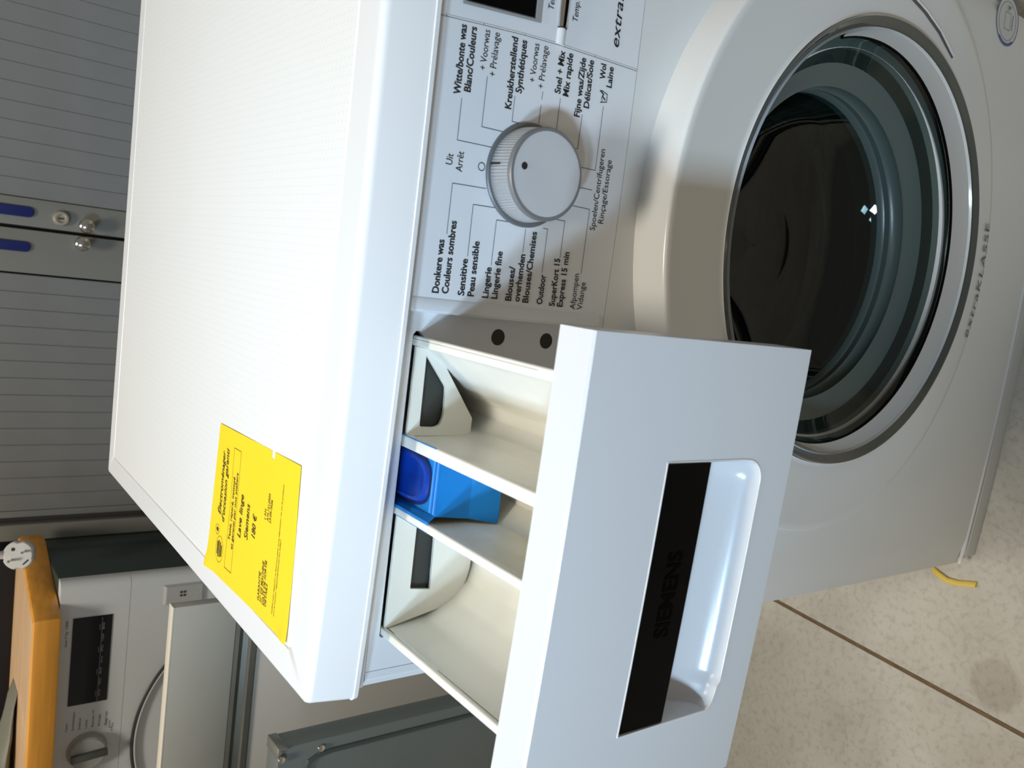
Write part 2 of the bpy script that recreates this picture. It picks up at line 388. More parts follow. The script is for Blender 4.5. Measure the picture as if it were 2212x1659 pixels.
# programme knob
KC = (.3280, .7390)
ky = yc(KC[0])
kn = MB(); kn.rev([(.0315, ky+.001), (.0315, ky-.0012), (.0308, ky-.0020), (.0265, ky-.0016), (.0262, ky-.0005)], *KC, n=96)
knob = build(kn, 'program_knob', SILVD, WM, smooth=True, label='silver ribbed programme knob in a dark grey ring')
kb = MB(); N = 180; lo = []
for y, r, amp in ((ky-.0005, .0284, .0), (ky-.0018, .0284, .00022), (ky-.0165, .0271, .00022), (ky-.0172, .0270, 0)):
    lo.append([(KC[0]+(r+amp*(1 if k % 2 else -1))*math.cos(2*math.pi*k/N), y, KC[1]+.0008+(r+amp*(1 if k % 2 else -1))*math.sin(2*math.pi*k/N)) for k in range(N)])
kb.loft(lo, True); build(kb, 'ribbed_grip', mat('knob_grip_silver', (.42, .425, .43, 1), .4, metal=.4), knob)
kf = MB(); kf.rev([(.0270, ky-.0170), (.0275, ky-.0174), (.0275, ky-.0196), (.0268, ky-.0205), (.0252, ky-.0206), (.0250, ky-.0200)], KC[0], KC[1]+.0008, n=96)
build(kf, 'rim', mat('knob_rim_grey', (.20, .20, .205, 1), .4, metal=.2), knob, smooth=True)
kf = MB(); prof = [(.0252, ky-.0202), (.024, ky-.0203), (.015, ky-.0200), (.0001, ky-.0199)]
kf.rev(prof, KC[0], KC[1]+.0008, n=96); build(kf, 'face', KNOB, knob, smooth=True)
kd = MB(); kd.rev([(.0021, ky-.0206), (.0001, ky-.0206)], .3300, .7575, n=24); 
a = math.radians(86); R0 = .0287
dx, dz = math.cos(a), math.sin(a)
q = []
for y, r in ((ky-.0020, .0290), (ky-.0105, .02825)):
    for s_ in (-.0006, .0006): q.append((KC[0]+r*dx - s_*dz, y, KC[1]+.0008+r*dz + s_*dx))
kd.add(q, [(0,1,3,2)]); build(kd, 'pointer_mark', BLACK, knob, fix=False)

# display window and option button
dm = MB()
def frame(mb, out, inn, fn, mi=0):
    mb.add([fn(*p) for p in out] + [fn(*p) for p in inn], [(i, (i+1) % 4, (i+1) % 4 + 4, i+4) for i in range(4)], mi)
SO = lambda a, b: (a, yc(a)-.0010, b)
oq = [(.4131, .7988), (.4178, .7430), (.4960, .7430), (.4960, .7988)]; iq = [(.4158, .7958), (.4198, .7478), (.4930, .7478), (.4930, .7958)]
mq = [(.4150, .7968), (.4192, .7470), (.4940, .7470), (.4940, .7968)]
frame(dm, oq, mq, SO); frame(dm, [(a+.0000, b) for a, b in oq], oq, S)
bz = build(dm, 'display_bezel', SILV, panel, fix=False)
dm = MB(); frame(dm, mq, iq, lambda a, b: (a, yc(a)-.0004, b)); build(dm, 'display_frame', SILVD, panel, fix=False)
dm = MB(); dm.add([(a, yc(a)-.0007, b) for a, b in iq], [(0,1,2,3)]); build(dm, 'display_screen', BLACKG, panel, fix=False)
bt = MB(); bt.tube([(.4193, yc(.42)-.0003, .7262), (.4300, yc(.43)-.0003, .7266), (.4750, yc(.47)-.0003, .7270)], .0030, 14); build(bt, 'temperature_button', CHROME, panel, smooth=True)
bt = MB(); bt.box(.4200, .4740, yc(.43)-.0037, yc(.43)-.0030, .7256, .7275); build(bt, 'button_strip', BLACKG, panel)
bt = MB(); bt.tube([(.4192, yc(.42)-.0003, .7262), (.4199, yc(.42)-.0003, .7262)], .0032, 14); build(bt, 'button_end_band', BLACK, panel)
bt = MB(); bt.tube([(.4095, yc(.41)+.0006, .7264), (.4192, yc(.42)+.0006, .7262)], .0032, 14); build(bt, 'button_slot_cover', WHITE, panel, smooth=True)

# recess behind the drawer front: plate with an opening for the tray
RY = .0005
def plate(poly, holes, y0, y1, name, m, par):
    bm = bmesh.new()
    def lp(pts):
        vs = [bm.verts.new((x, y0, z)) for x, z in pts]; return [bm.edges.new((vs[i], vs[(i+1) % len(vs)])) for i in range(len(vs))]
    es = lp(poly)
    for h in holes: es += lp(h)
    r = bmesh.ops.triangle_fill(bm, edges=es, use_beauty=True); fs = [f for f in r['geom'] if isinstance(f, bmesh.types.BMFace)]
    e = bmesh.ops.extrude_face_region(bm, geom=fs); vs = [v for v in e['geom'] if isinstance(v, bmesh.types.BMVert)]
    bmesh.ops.translate(bm, verts=vs, vec=(0, y1-y0, 0)); bmesh.ops.recalc_face_normals(bm, faces=bm.faces)
    me = bpy.data.meshes.new(name); bm.to_mesh(me); bm.free(); return link(name, me, m, par)
rec = plate([(.0035, .659), (.2390, .659), (.2390, .8095), (.0035, .8095)],
      [[(.0335, .7945), (.0335, .8000), (.0350, .8012), (.2240, .8012), (.2262, .7995), (.2268, .7970), (.2200, .7900), (.2150, .7840), (.1850, .7410), (.1740, .7375), (.1300, .7400), (.0980, .7380), (.0760, .7330), (.0600, .7360), (.0450, .7550), (.0380, .7700)]],
      RY, RY+.004, 'drawer_recess', PANEL, WM)
rc = MB()
rc.loft([[(x, RY, .8090), (x, RY-.0030, .8105), (x, RY-.0050, .8160), (x, RY+.004, .8160), (x, RY+.004, .8090)] for x in (.0045, .2390)], True, True, True)
build(rc, 'recess_top_lip', PANEL, rec, smooth=True)
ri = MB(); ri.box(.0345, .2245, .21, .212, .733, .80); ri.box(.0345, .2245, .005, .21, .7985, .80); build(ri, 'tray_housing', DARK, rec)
for cx, cz in ((.2263, .7388), (.2263, .6990)):
    hl = MB(); hl.rev([(.0052, RY-.0002), (.0052, RY-.0001), (.0001, RY-.0001)], cx, cz, n=32)
    build(hl, 'round_hole', DARK, rec, fix=False)
lipm = MB()   # left end of the fascia beside the tray: rounded vertical edge
ls = []
for z in (.8085, .8, .76, .72, .659):
    ls.append([(.0036, .012, z), (.0030, .006, z), (.0042, .0020, z), (.0075, -.0003, z), (.012, .0002, z)])
lipm.loft(ls, False); build(lipm, 'recess_side_lip', PANEL, rec, smooth=True)

# detergent drawer
YF = -.1475; TH = .025; DZ1 = .801; DZ0 = .6352; DX0, DX1 = -.0130, .2455; DT = .0   # front bottom edge stands forward a little
def fy(x, z): return YF + yc(x)
HX0, HX1, HZ1, HZB = .0330, .1826, .7386, .6610
def hz(x):  # lower edge of the hand hole
    r0, r1 = .016, .013
    if x > HX1-r1: d = x-(HX1-r1); return HZB + r1 - math.sqrt(max(0, r1*r1-d*d))
    if x < HX0+r0: d = (HX0+r0)-x; return HZB + .35*(r0 - math.sqrt(max(0, r0*r0-d*d))) + .002
    return HZB
df = MB(); xs = [DX0+(HX0-DX0)*i/6 for i in range(6)] + [HX0 + .016*i/8 for i in range(8)] + [HX0+.016+(HX1-.013-HX0-.016)*i/18 for i in range(18)] + [HX1-.013+.013*math.sin(math.pi/2*i/10) for i in range(11)] + [HX1+(DX1-HX1)*i/10 for i in range(1, 11)]
for xa, xb in zip(xs, xs[1:]):
    mid = (xa+xb)/2
    def quad(za0, zb0, za1, zb1, k=1):
        df.add([(xa, fy(xa, za0), za0), (xb, fy(xb, zb0), zb0), (xb, fy(xb, zb1), zb1), (xa, fy(xa, za1), za1)], [(0,1,2,3)])
    if HX0 < mid < HX1:
        quad(DZ0, DZ0, hz(xa), hz(xb)); quad(HZ1, HZ1, DZ1-.0012, DZ1-.0012)
    else: quad(DZ0, DZ0, DZ1-.0012, DZ1-.0012)
    # top: small round-over, flat top, back
    bk = lambda x: YF+TH+yc(x)
    for (p, q) in (((fy(xa, DZ1-.0012), DZ1-.0012), (YF+yc(xa)+.0012, DZ1)), ((YF+yc(xa)+.0012, DZ1), (bk(xa)-.0030, DZ1)), ((bk(xa)-.003, DZ1), (bk(xa)-.0026, DZ1-.0006)), ((bk(xa)-.0026, DZ1-.0006), (bk(xa), DZ1-.0006)),
                   ((bk(xa), DZ1-.0006), (bk(xa), DZ0)), ((bk(xa), DZ0), (fy(xa, DZ0), DZ0))):
        o = yc(xb)-yc(xa)
        df.add([(xa, p[0], p[1]), (xb, p[0]+o, p[1]), (xb, q[0]+o, q[1]), (xa, q[0], q[1])], [(0,1,2,3)])
for x in (DX0, DX1):
    df.add([(x, fy(x, DZ0), DZ0), (x, fy(x, DZ1-.0012), DZ1-.0012), (x, YF+yc(x)+.0012, DZ1), (x, YF+TH+yc(x), DZ1), (x, YF+TH+yc(x), DZ0)], [(0,1,2,3,4)])
me = df.mesh('detergent_drawer', fix=False); bm = bmesh.new(); bm.from_mesh(me); bmesh.ops.remove_doubles(bm, verts=bm.verts, dist=1e-6); bmesh.ops.recalc_face_normals(bm, faces=bm.faces); bm.to_mesh(me); bm.free()
DRW = mat('drawer_front_plastic', (.70, .71, .725, 1), .30)
drawer = link('detergent_drawer', me, DRW, WM, smooth=True, label='white drawer front pulled out, with a black bar over its hand recess'); me.set_sharp_from_angle(angle=.6)
# hand recess
gr = MB(); ls = []
gx = [HX0+.0001+(HX1-HX0-.0002)*i/44 for i in range(45)]
for x in gx:
    z0 = hz(x); l = []
    e = min(1, max(0, (HX1-x)/.013)); k = math.sqrt(max(0, 1-(1-e)**2))
    for j in range(15):
        t = math.pi/2*j/14
        l.append((x, fy(x, z0)+.0300*math.sin(t)*(.25+.75*k), z0 + (HZ1-.004-z0)*(1-math.cos(t))))
    ls.append(l)
gr.loft(ls, False)
l = ls[0]; gr.add(l + [(gx[0], l[0][1]-.0008, HZ1)], [tuple(range(16))])
l = ls[-1]; gr.add(l + [(gx[-1], l[0][1]-.0008, HZ1)], [tuple(range(16))])
g = build(gr, 'grip_recess', mat('recess_gloss_plastic', (.78, .79, .81, 1), .22, coat=.15), drawer, smooth=True, fix=False)
g.data.set_sharp_from_angle(angle=1.0)
# bright moulded edge round the hole
ed = MB()
pts = [(HX0-.0004, HZB+.008), (HX0-.0004, HZ1+.0004), (HX1+.0004, HZ1+.0004), (HX1+.0004, HZB+.013)]
P3 = []
for (a, b), (c, d) in zip(pts, pts[1:]):
    for i in range(12): P3.append((a+(c-a)*i/12, b+(d-b)*i/12))
P3 += [(x, hz(x)-.0003) for x in reversed(xs) if HX0 <= x <= HX1]
ed.tube([(a, fy(a, b)+.0001, b) for a, b in P3], .00055, 6); build(ed, 'hole_edge', PLAST, drawer, smooth=True)
bb = MB(); ls = []
for i in range(31):
    x = HX0+.0006+(HX1-HX0-.0012)*i/30; y = fy(x, .72)
    ls.append([(x, fy(x, HZ1)+.0006, HZ1-.0006), (x, fy(x, .7052)+.0002, .7052), (x, fy(x, .7052)+.0030, .7052), (x, fy(x, HZ1)+.0035, HZ1-.0006)])
bb.loft(ls, True, True, True); bar = build(bb, 'handle_bar', BLACKG, drawer, label='glossy black bar across the top of the hand recess')
tb = MB(); put_text(tb, 'SIEMENS', (.0860, .7150), (.1345, .7150), .0100, lambda a, b: (a, fy(a, b)+.0001, b), bold=1.5)
build(tb, 'bar_lettering', mat('black_embossed', (.0, .0, .0, 1), .2, spec=.03), drawer, fix=False)

# tray: rims on top of the walls, a moulded shell for each compartment
def rim_bar(xl, xr, zb, name, y1=.10):
    t = MB(); y0 = YF+TH+yc((xl+xr)/2)+.0001
    t.loft([[(xl+.0008, y, zb), (xl, y, .7990), (xl+.0008, y, .7998), (xr-.0008, y, .7998), (xr, y, .7990), (xr-.0012, y, zb)] for y in (y0, y1)], True, True, True)
    return build(t, name, TRAY, drawer, bevel=.0003)
rim_bar(.2175, .2238, .7955, 'tray_rim'); rim_bar(.1555, .1632, .7900, 'tray_divider'); rim_bar(.1128, .1182, .7900, 'tray_divider'); rim_bar(.0345, .0400, .7955, 'tray_rim')
t = MB(); t.box(.2212, .2216, -.119, .10, .7998, .8001); build(t, 'rim_line', mat('tray_crease', (.60, .59, .54, 1), .4), drawer)
def shell(prof, m, name, y1=.10):
    P = []
    pts = [Vector(p) for p in prof]
    for i in range(len(pts)-1):       # smooth the corners a little
        a_, b_ = pts[i], pts[i+1]; P += [a_.lerp(b_, t_) for t_ in ((0, .12, .88) if i else (0, .88))]
    P.append(pts[-1])
    t = MB(); ys = [YF+TH+.0005, -.09, -.06, -.03, 0, .03, y1]; ls = []
    for y in ys: ls.append([(p.x, y + (yc(p.x) if y == ys[0] else 0), p.y) for p in P] + [(p.x, y + (yc(p.x) if y == ys[0] else 0), p.y-.0016) for p in reversed(P)])
    t.loft(ls, True, True, True); return build(t, name, m, drawer, smooth=True)
shell([(.2180, .7960), (.2150, .7900), (.1835, .7440), (.1740, .7400), (.1660, .7460), (.1625, .7600), (.1622, .7960)], TRAY, 'right_compartment')
shell([(.1565, .7960), (.1540, .7700), (.1460, .7460), (.1300, .7440), (.1185, .7560), (.1176, .7960)], TRAYD, 'middle_compartment')
shell([(.1136, .7960), (.1080, .7650), (.0980, .7420), (.0760, .7365), (.0640, .7400), (.0530, .7500), (.0425, .7700), (.0395, .7960)], TRAY, 'left_compartment')
# partition plates across the compartments
def rnd(pts, rs):
    out = []; n = len(pts)
    for i in range(n):
        p = Vector(pts[i]); a = Vector(pts[i-1]); b = Vector(pts[(i+1) % n]); r = rs[i]
        if r == 0: out.append(tuple(p)); continue
        d0 = (a-p).normalized(); d1 = (b-p).normalized()
        for k in range(6):
            t = k/5; out.append(tuple((p+d0*r)*(1-t)**2 + p*2*t*(1-t) + (p+d1*r)*t*t))
    return out
plate([(.1625, .7985), (.2172, .7985), (.2150, .7830), (.1736, .7520), (.1625, .7518)],
      [rnd([(.2126, .7908), (.1930, .7745), (.1726, .7735), (.1676, .7770), (.1680, .7902)][::1], [.001, .002, .006, .004, .002])], -.0005, .0015, 'partition_plate', TRAY, drawer)
plate(rnd([(.0395, .7985), (.1130, .7985), (.1115, .7400), (.0610, .7385), (.0500, .7500)], [0, 0, .002, .018, .001]),
      [rnd([(.1060, .7838), (.1060, .7700), (.0616, .7684), (.0635, .7834)], [.001]*4)], -.0005, .0015, 'partition_plate', TRAY, drawer)
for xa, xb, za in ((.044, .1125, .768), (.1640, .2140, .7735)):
    bk = MB(); bk.box(xa, xb, .003, .0034, za, .7975); build(bk, 'slot_shade_sheet', DARK, drawer)  # dark sheet added as the shade seen through the plate openings
    bk = MB(); bk.box(xa-.004, xb+.003, .10, .1006, .735, .7975); build(bk, 'tray_back_wall', TRAY, drawer)
# blue insert
bi = MB()
zt = .7996
bi.add([(.1185, .03, .793), (.1595, .03, .793), (.1590, -.0370, .7950), (.1225, -.0370, .7950)], [(0,1,2,3)])                 # flat top
bi.add([(.1590, -.0370, .7950), (.1225, -.0370, .7950), (.1209, -.0400, .7736), (.1560, -.0400, .7742)], [(0,1,2,3)])         # drop
bi.add([(.1560, -.0400, .7742), (.1209, -.0400, .7736), (.1192, -.0480, .7578), (.1560, -.0480, .7582)], [(0,1,2,3)])         # tongue
bi.add([(.1192, -.0480, .7578), (.1560, -.0480, .7582), (.1555, -.0470, .7570), (.1192, -.0470, .7566)], [(0,1,2,3)])
bi.box(.1130, .1195, -.0372, .03, .7990, zt); bi.box(.1575, .1632, -.0372, .03, .7990, zt)      # flanges over the dividers
bi.add([(.1195, .03, .799), (.1195, -.0372, .799), (.1225, -.0370, .795), (.1215, .03, .793)], [(0,1,2,3)])
bi.add([(.1575, .03, .799), (.1575, -.0372, .799), (.1560, -.0370, .795), (.1560, .03, .793)], [(0,1,2,3)])
ins = build(bi, 'siphon_insert', BLUE, drawer, label='bright blue plastic siphon insert in the middle compartment', fix=False)
bi = MB()
for yy in (-.0315, -.0355): bi.tube([(.1235, yy, .7952), (.1570, yy, .7953)], .0012, 8)
build(bi, 'insert_ridge', BLUE, drawer, smooth=True)
def oval(cx, cy, rx, ry, z, pw=3.2, n=40):
    l = []
    for k in range(n):
        a = 2*math.pi*k/n; c, s_ = math.cos(a), math.sin(a)
        l.append((cx+rx*math.copysign(abs(c)**(2/pw), c), cy+ry*math.copysign(abs(s_)**(2/pw), s_), z))
    return l
bo = MB(); bo.loft([oval(.1392, .004, .0150, .0310, .7945), oval(.1392, .004, .0140, .0300, .7968), oval(.1392, .004, .0120, .0270, .7970), oval(.1392, .004, .0105, .0250, .7958)], True, cap1=True)
build(bo, 'insert_cap', BLUED, drawer, smooth=True)
bo = MB(); bo.loft([oval(.1392, .004, .0166, .0328, .7952), oval(.1392, .004, .0150, .0310, .7952)], True); build(bo, 'cap_gap', mat('deep_blue_gap', (.001, .004, .06, 1), .6), drawer, fix=False)

# door
OC = (DC[0], .396, .2465)      # outline circle of the door
def crest_y(z): return -.0300 - .0100*(z-.39)/.25
def ring_pt(t, a, dy_=0):
    """point of the door face: t = 1 on the crest, 0 at the glass"""
    cz = DC[1]+(OC[1]-DC[1])*t; r = .1868+(OC[2]-.0022-.1868)*t
    x = DC[0]+r*math.cos(a); z = cz+r*math.sin(a); yi = -.0285-.003*math.sin(a); yo = crest_y(z)
    y = yi+(yo-yi)*(t**1.15)
    return (x, y+dy_, z)
dr = MB(); ls = []; NA_ = 180; A_ = [2*math.pi*k/NA_ for k in range(NA_)]
for off, dy_ in ((0, .040), (0, .004), (-.0003, .0022), (-.0010, .0008)):
    l = []
    for a in A_:
        z = OC[1]+(OC[2]+off)*math.sin(a); l.append((OC[0]+(OC[2]+off)*math.cos(a), crest_y(z)+dy_, z))
    ls.append(l)
for t in (1, .9, .75, .6, .45, .3, .15, .05, 0): ls.append([ring_pt(t, a) for a in A_])
ls.append([(DC[0]+.1858*math.cos(a), -.0300-.003*math.sin(a), DC[1]+.1858*math.sin(a)) for a in A_])
ls.append([(DC[0]+.1858*math.cos(a), -.015, DC[1]+.1858*math.sin(a)) for a in A_])
dr.loft(ls, True)
door = build(dr, 'door', BODY, WM, smooth=True, label='round white door ring around the dark glass')
door.data.set_sharp_from_angle(angle=1.2)
gr_ = MB(); gr_.rev([(.1856, -.0325), (.1846, -.0345), (.1830, -.0338), (.1800, -.0300), (.1776, -.0290)], *DC, n=140)
RIMM = mat('clear_grey_rim', (.055, .062, .055, 1), .06, coat=.8)
build(gr_, 'glass_rim', RIMM, door, smooth=True)
gr_ = MB(); gr_.rev([(.1778, -.0292), (.1768, -.0312), (.1755, -.0290)], *DC, n=140); build(gr_, 'rim_edge', mat('rim_edge_grey', (.55, .57, .58, 1), .15), door, smooth=True)
# crescent: lower part of the ring, light plastic, between two circles
CA = (DC[0], DC[1], .1757)
CB = (.3215, .4330, .1500)
def circle3(p, q, r):
    ax, ay = p; bx, by = q; cx, cy = r; d = 2*(ax*(by-cy)+bx*(cy-ay)+cx*(ay-by))
    ux = ((ax*ax+ay*ay)*(by-cy)+(bx*bx+by*by)*(cy-ay)+(cx*cx+cy*cy)*(ay-by))/d
    uy = ((ax*ax+ay*ay)*(cx-bx)+(bx*bx+by*by)*(ax-cx)+(cx*cx+cy*cy)*(bx-ax))/d
    return ux, uy, math.hypot(ax-ux, ay-uy)
CR = (.3255, .4040, .1680)
NA = 80; out = []; inn = []
a0, a1 = math.radians(180-17), math.radians(360+25)
for k in range(NA+1):
    a = a0+(a1-a0)*k/NA
    o_ = Vector((CA[0]+CA[2]*math.cos(a), CA[1]+CA[2]*math.sin(a)))
    d = (Vector((CA[0], CA[1])) - o_).normalized()
    # hit circle CR from outside
    oc = o_-Vector((CR[0], CR[1])); b_ = oc.dot(d); c_ = oc.length_squared-CR[2]**2; disc = b_*b_-c_
    t = (-b_-math.sqrt(disc)) if disc > 0 and c_ > 0 else .0015
    t = max(t, .0012)
    out.append(o_); inn.append(o_ + d*t)
cm = MB(); cm.loft([[(p.x, -.0290, p.y) for p in out], [((p.x*.6+q.x*.4), -.0262, (p.y*.6+q.y*.4)) for p, q in zip(out, inn)], [(q.x, -.0245, q.y) for q in inn], [(q.x, -.0215, q.y) for q in inn]], False)
build(cm, 'crescent_trim', mat('crescent_plastic', (.46, .47, .47, 1), .14, coat=.5), door, smooth=True, label='light grey crescent inside the lower door ring')
# dark edge bead of the window
wb = MB(); wb.tube([(q.x, -.0232, q.y) for q in inn], .0014, 8); build(wb, 'window_bead', BLACKG, door, smooth=True)
# window glass, domed
def glassmat():
    m = bpy.data.materials.new('dark_window_glass'); m.use_nodes = True; nt = m.node_tree; nt.nodes.clear()
    out = nt.nodes.new('ShaderNodeOutputMaterial'); mx = nt.nodes.new('ShaderNodeMixShader'); lw_ = nt.nodes.new('ShaderNodeLayerWeight'); pw = nt.nodes.new('ShaderNodeMath'); pw.operation = 'POWER'; pw.inputs[1].default_value = 4.5
    nt.links.new(lw_.outputs['Facing'], pw.inputs[0]); fr = nt.nodes.new('ShaderNodeMath'); fr.operation = 'MULTIPLY_ADD'; fr.inputs[1].default_value = .6; fr.inputs[2].default_value = .045; nt.links.new(pw.outputs[0], fr.inputs[0])
    tr_ = nt.nodes.new('ShaderNodeBsdfTransparent'); tr_.inputs[0].default_value = (.36, .43, .41, 1); gl = nt.nodes.new('ShaderNodeBsdfGlossy'); gl.inputs['Roughness'].default_value = .03
    nt.links.new(fr.outputs[0], mx.inputs[0]); nt.links.new(tr_.outputs[0], mx.inputs[1]); nt.links.new(gl.outputs[0], mx.inputs[2]); nt.links.new(mx.outputs[0], out.inputs[0]); return m
WG = glassmat()
# bowl behind the window, rubber gasket folds and steel drum
bw = MB(); bw.rev([(.176, -.018), (.172, .002), (.165, .012)], *DC, n=96); build(bw, 'window_bowl_rim', mat('bowl_rim_dark', (.03, .035, .035, 1), .2), door, smooth=True)
gk = MB(); gk.rev([(.1660, .000), (.1600, .004), (.1500, .008), (.1420, .013), (.1370, .015), (.1390, .019), (.1375, .026), (.1355, .028), (.1365, .034), (.1345, .037), (.1350, .058), (.1290, .062), (.1320, .066), (.1300, .092), (.1270, .096), (.1310, .104), (.1310, .115)], *DC, n=96)
build(gk, 'rubber_gasket', RUB, WM, smooth=True, label='grey rubber gasket folds behind the glass')
dm_ = MB(); dm_.rev([(.131, .115), (.150, .120), (.235, .130), (.240, .150), (.240, .42), (.20, .43), (.001, .43)], *DC, n=64)
build(dm_, 'drum', METAL, WM, smooth=True, label='dark steel drum seen dimly through the glass')
bg_ = MB(); bg_.rev([(.1745, -.0200), (.1690, -.0100), (.1560, .004), (.1400, .030), (.1250, .060), (.100, .076), (.050, .084), (.0002, .085)], *DC, n=128)
bg_.rev([(.1500, .018), (.1390, .038), (.1280, .062), (.1020, .080), (.050, .089), (.0002, .090)], *DC, n=128); build(bg_, 'door_glass', WG, door, smooth=True, label='dark glossy glass bowl of the door')
# grip groove at the right of the door, lettering, sticker
gv = MB(); gp = [(.5385, .440), (.5380, .4140), (.5355, .3900), (.5300, .3600), (.5215, .3310), (.5080, .3010)]
def dy(x, z):
    best = None
    a = math.atan2(z-DC[1], x-DC[0]); r = math.hypot(x-DC[0], z-DC[1]); t = max(0, min(1, (r-.1868)/(OC[2]-.0022-.1868)))
    return ring_pt(t, a)[1]
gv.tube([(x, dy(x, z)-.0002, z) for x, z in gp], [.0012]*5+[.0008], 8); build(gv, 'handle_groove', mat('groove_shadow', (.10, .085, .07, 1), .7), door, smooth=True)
gv = MB(); gv.tube([(x+.0022, dy(x, z)-.0004, z-.0006) for x, z in gp], [.0013]*5+[.0016], 8); build(gv, 'handle_edge', BODY, door, smooth=True)
te = MB(); arcR = .262
def arc_text(mb, s, a0, a1, R, cap, bold, shear=0):
    L = abs(a1-a0)*R
    put_text(mb, s, (0, 0), (L, 0), cap, lambda a, b: ((lambda th, rr: (DC[0]+rr*math.cos(th), yc(DC[0]+rr*math.cos(th))-.0006, DC[1]+rr*math.sin(th)))(a0 + a/R, R - b)), bold=bold, shear=shear, space=1.12)
L_ = math.radians(29.5)*.232
put_text(te, 'extraKLASSE', (0, 0), (L_, 0), .0100, lambda a, b: ((lambda th, rr: (DC[0]+rr*math.cos(th), dy(DC[0]+rr*math.cos(th), DC[1]+rr*math.sin(th))-.0007, DC[1]+rr*math.sin(th)))(math.radians(-105.5) + a/.232, .2325 - b)), bold=.4, shear=.15, space=1.15)
build(te, 'front_lettering', mat('faded_print', (.10, .10, .09, 1), .5), door, fix=False)
sk = MB(); cx_, cz_ = .5830, .1605; SK = lambda a, b: (a, yc(a)-.0006, b)
def disc(mb, r0, r1, m, y_, n=48, mi=0, a0=0, a1=2*math.pi):
    mb.rev([(r0, y_), (r1, y_)], cx_, cz_, n=n, y_of=yc, mi=mi, a0=a0, a1=a1)
disc(sk, .0240, .0001, 0, -.0004); disc(sk, .0240, .0231, 0, -.0006, mi=1); disc(sk, .0188, .0182, 0, -.0006, mi=2)
disc(sk, .0228, .0212, 0, -.0007, mi=1, a0=math.radians(140), a1=math.radians(220))
for s_ in (-1, 1):
    sk.add([(cx_+s_*.0140, yc(cx_)-.0007, cz_+.004), (cx_+s_*.0100, yc(cx_)-.0007, cz_), (cx_+s_*.0140, yc(cx_)-.0007, cz_-.004)][::1], [(0,1,2)], 2)
ribbon(sk, [(cx_-.008, cz_-.006), (cx_+.008, cz_-.006), (cx_+.008, cz_+.006), (cx_-.008, cz_+.006), (cx_-.008, cz_-.006)], .0005, lambda a, b: (a, yc(a)-.0008, b), 2)
for k in range(5): ribbon(sk, [(cx_-.006+.003*k, cz_-.0105+.0008*(k % 2)), (cx_-.0045+.003*k, cz_-.0105)], .0012, lambda a, b: (a, yc(a)-.0008, b), 2)
build(sk, 'round_sticker', [mat('sticker_clear', (.62, .63, .62, 1), .3), mat('sticker_blue', (.02, .06, .30, 1), .4), mat('sticker_grey', (.25, .24, .22, 1), .5)], WM, fix=False, label='round transparent sticker with a blue rim')

# ------------------------------------------------------------------ yellow price label on the lid
LB = empty('price_label', (.075, .11, TOP), 'bright yellow paper price label reading 180 € on the white lid', 'price label')
c00, c10, c11, c01 = (.0238, .0306), (.1363, .0343), (.1308, .1870), (.0186, .1932)   # front-left, front-right, back-right, back-left
def lbp(u, v):
    x = (1-u)*(1-v)*c00[0]+u*(1-v)*c10[0]+u*v*c11[0]+(1-u)*v*c01[0]; y = (1-u)*(1-v)*c00[1]+u*(1-v)*c10[1]+u*v*c11[1]+(1-u)*v*c01[1]
    return x, y
def lz(x, y):
    return TOP + .0004 + .0016*math.exp(-((x-.022)**2+(y-.036)**2)/.00006) + .0022*math.exp(-((x-.019)**2+(y-.190)**2)/.00010) + .00025*math.sin(x*60)*math.sin(y*50)
lb = MB(); NU, NV = 44, 60; vs = []
for j in range(NV+1):
    for i in range(NU+1):
        x, y = lbp(i/NU, j/NV); vs.append((x, y, lz(x, y)))
fs = []
for j in range(NV):
    for i in range(NU):
        u, v = (i+.5)/NU, (j+.5)/NV
        if abs(v-.300) < .012 and u > .955: continue
        fs.append((j*(NU+1)+i, j*(NU+1)+i+1, (j+1)*(NU+1)+i+1, (j+1)*(NU+1)+i))
lb.add(vs, fs); build(lb, 'paper_sheet', YEL, LB, smooth=True, fix=False)
lt = MB(); LS = lambda a, b: (a, b, lz(a, b)+.00025)
LT=[
('Électroménager',0.0649,0.1699,0.1131,0.1699,.0058,.5,.22),("d'occasion garanti",0.0615,0.1613,0.1166,0.1620,.0058,.5,.22),
('Testé, réparé, nettoyé',0.0529,0.1453,0.0997,0.1455,.0040,.5,.1),('et garanti par nos ateliers',0.0482,0.1387,0.1042,0.1399,.0040,.5,.1),
('Lave linge',0.0612,0.1254,0.0921,0.1253,.0064,.6,.15),('Siemens',0.0643,0.1114,0.0892,0.1120,.0064,.6,.15),('180 €',0.0697,0.0979,0.0857,0.0978,.0064,.6,.15),
('1 AN',0.0881,0.0816,0.0950,0.0821,.0030,.3,.1),('ATL1212020',0.0881,0.0772,0.1065,0.0777,.0030,.3,.1),('23-09-2026',0.0879,0.0730,0.1035,0.0730,.0030,.3,.1),
('GARANTIE',0.0322,0.0815,0.0520,0.0820,.0034,.2,.1),('N° DE MACHINE',0.0328,0.0768,0.0609,0.0773,.0034,.2,.1),('DATE DE SORTIE',0.0326,0.0726,0.0628,0.0730,.0034,.2,.1),('DETAILS',0.0329,0.0686,0.0483,0.0688,.0034,.2,.1),
('Veuillez nous rapporter ce document pour toute information / en cas de problème',0.0325,0.0571,0.1185,0.0569,.0019,0,0),('avec la machine / appareil garanti par nos ateliers',0.0326,0.0536,0.0833,0.0540,.0019,0,0)]
for s, x0, y0, x1, y1, cap, bd, sh in LT: put_text(lt, s, (x0, y0), (x1, y1), cap, LS, bold=bd, shear=sh)
ribbon(lt, [(.1201, .1518), (.1205, .1377), (.0314, .1372), (.0309, .1516), (.1201, .1518)], .0003, LS)
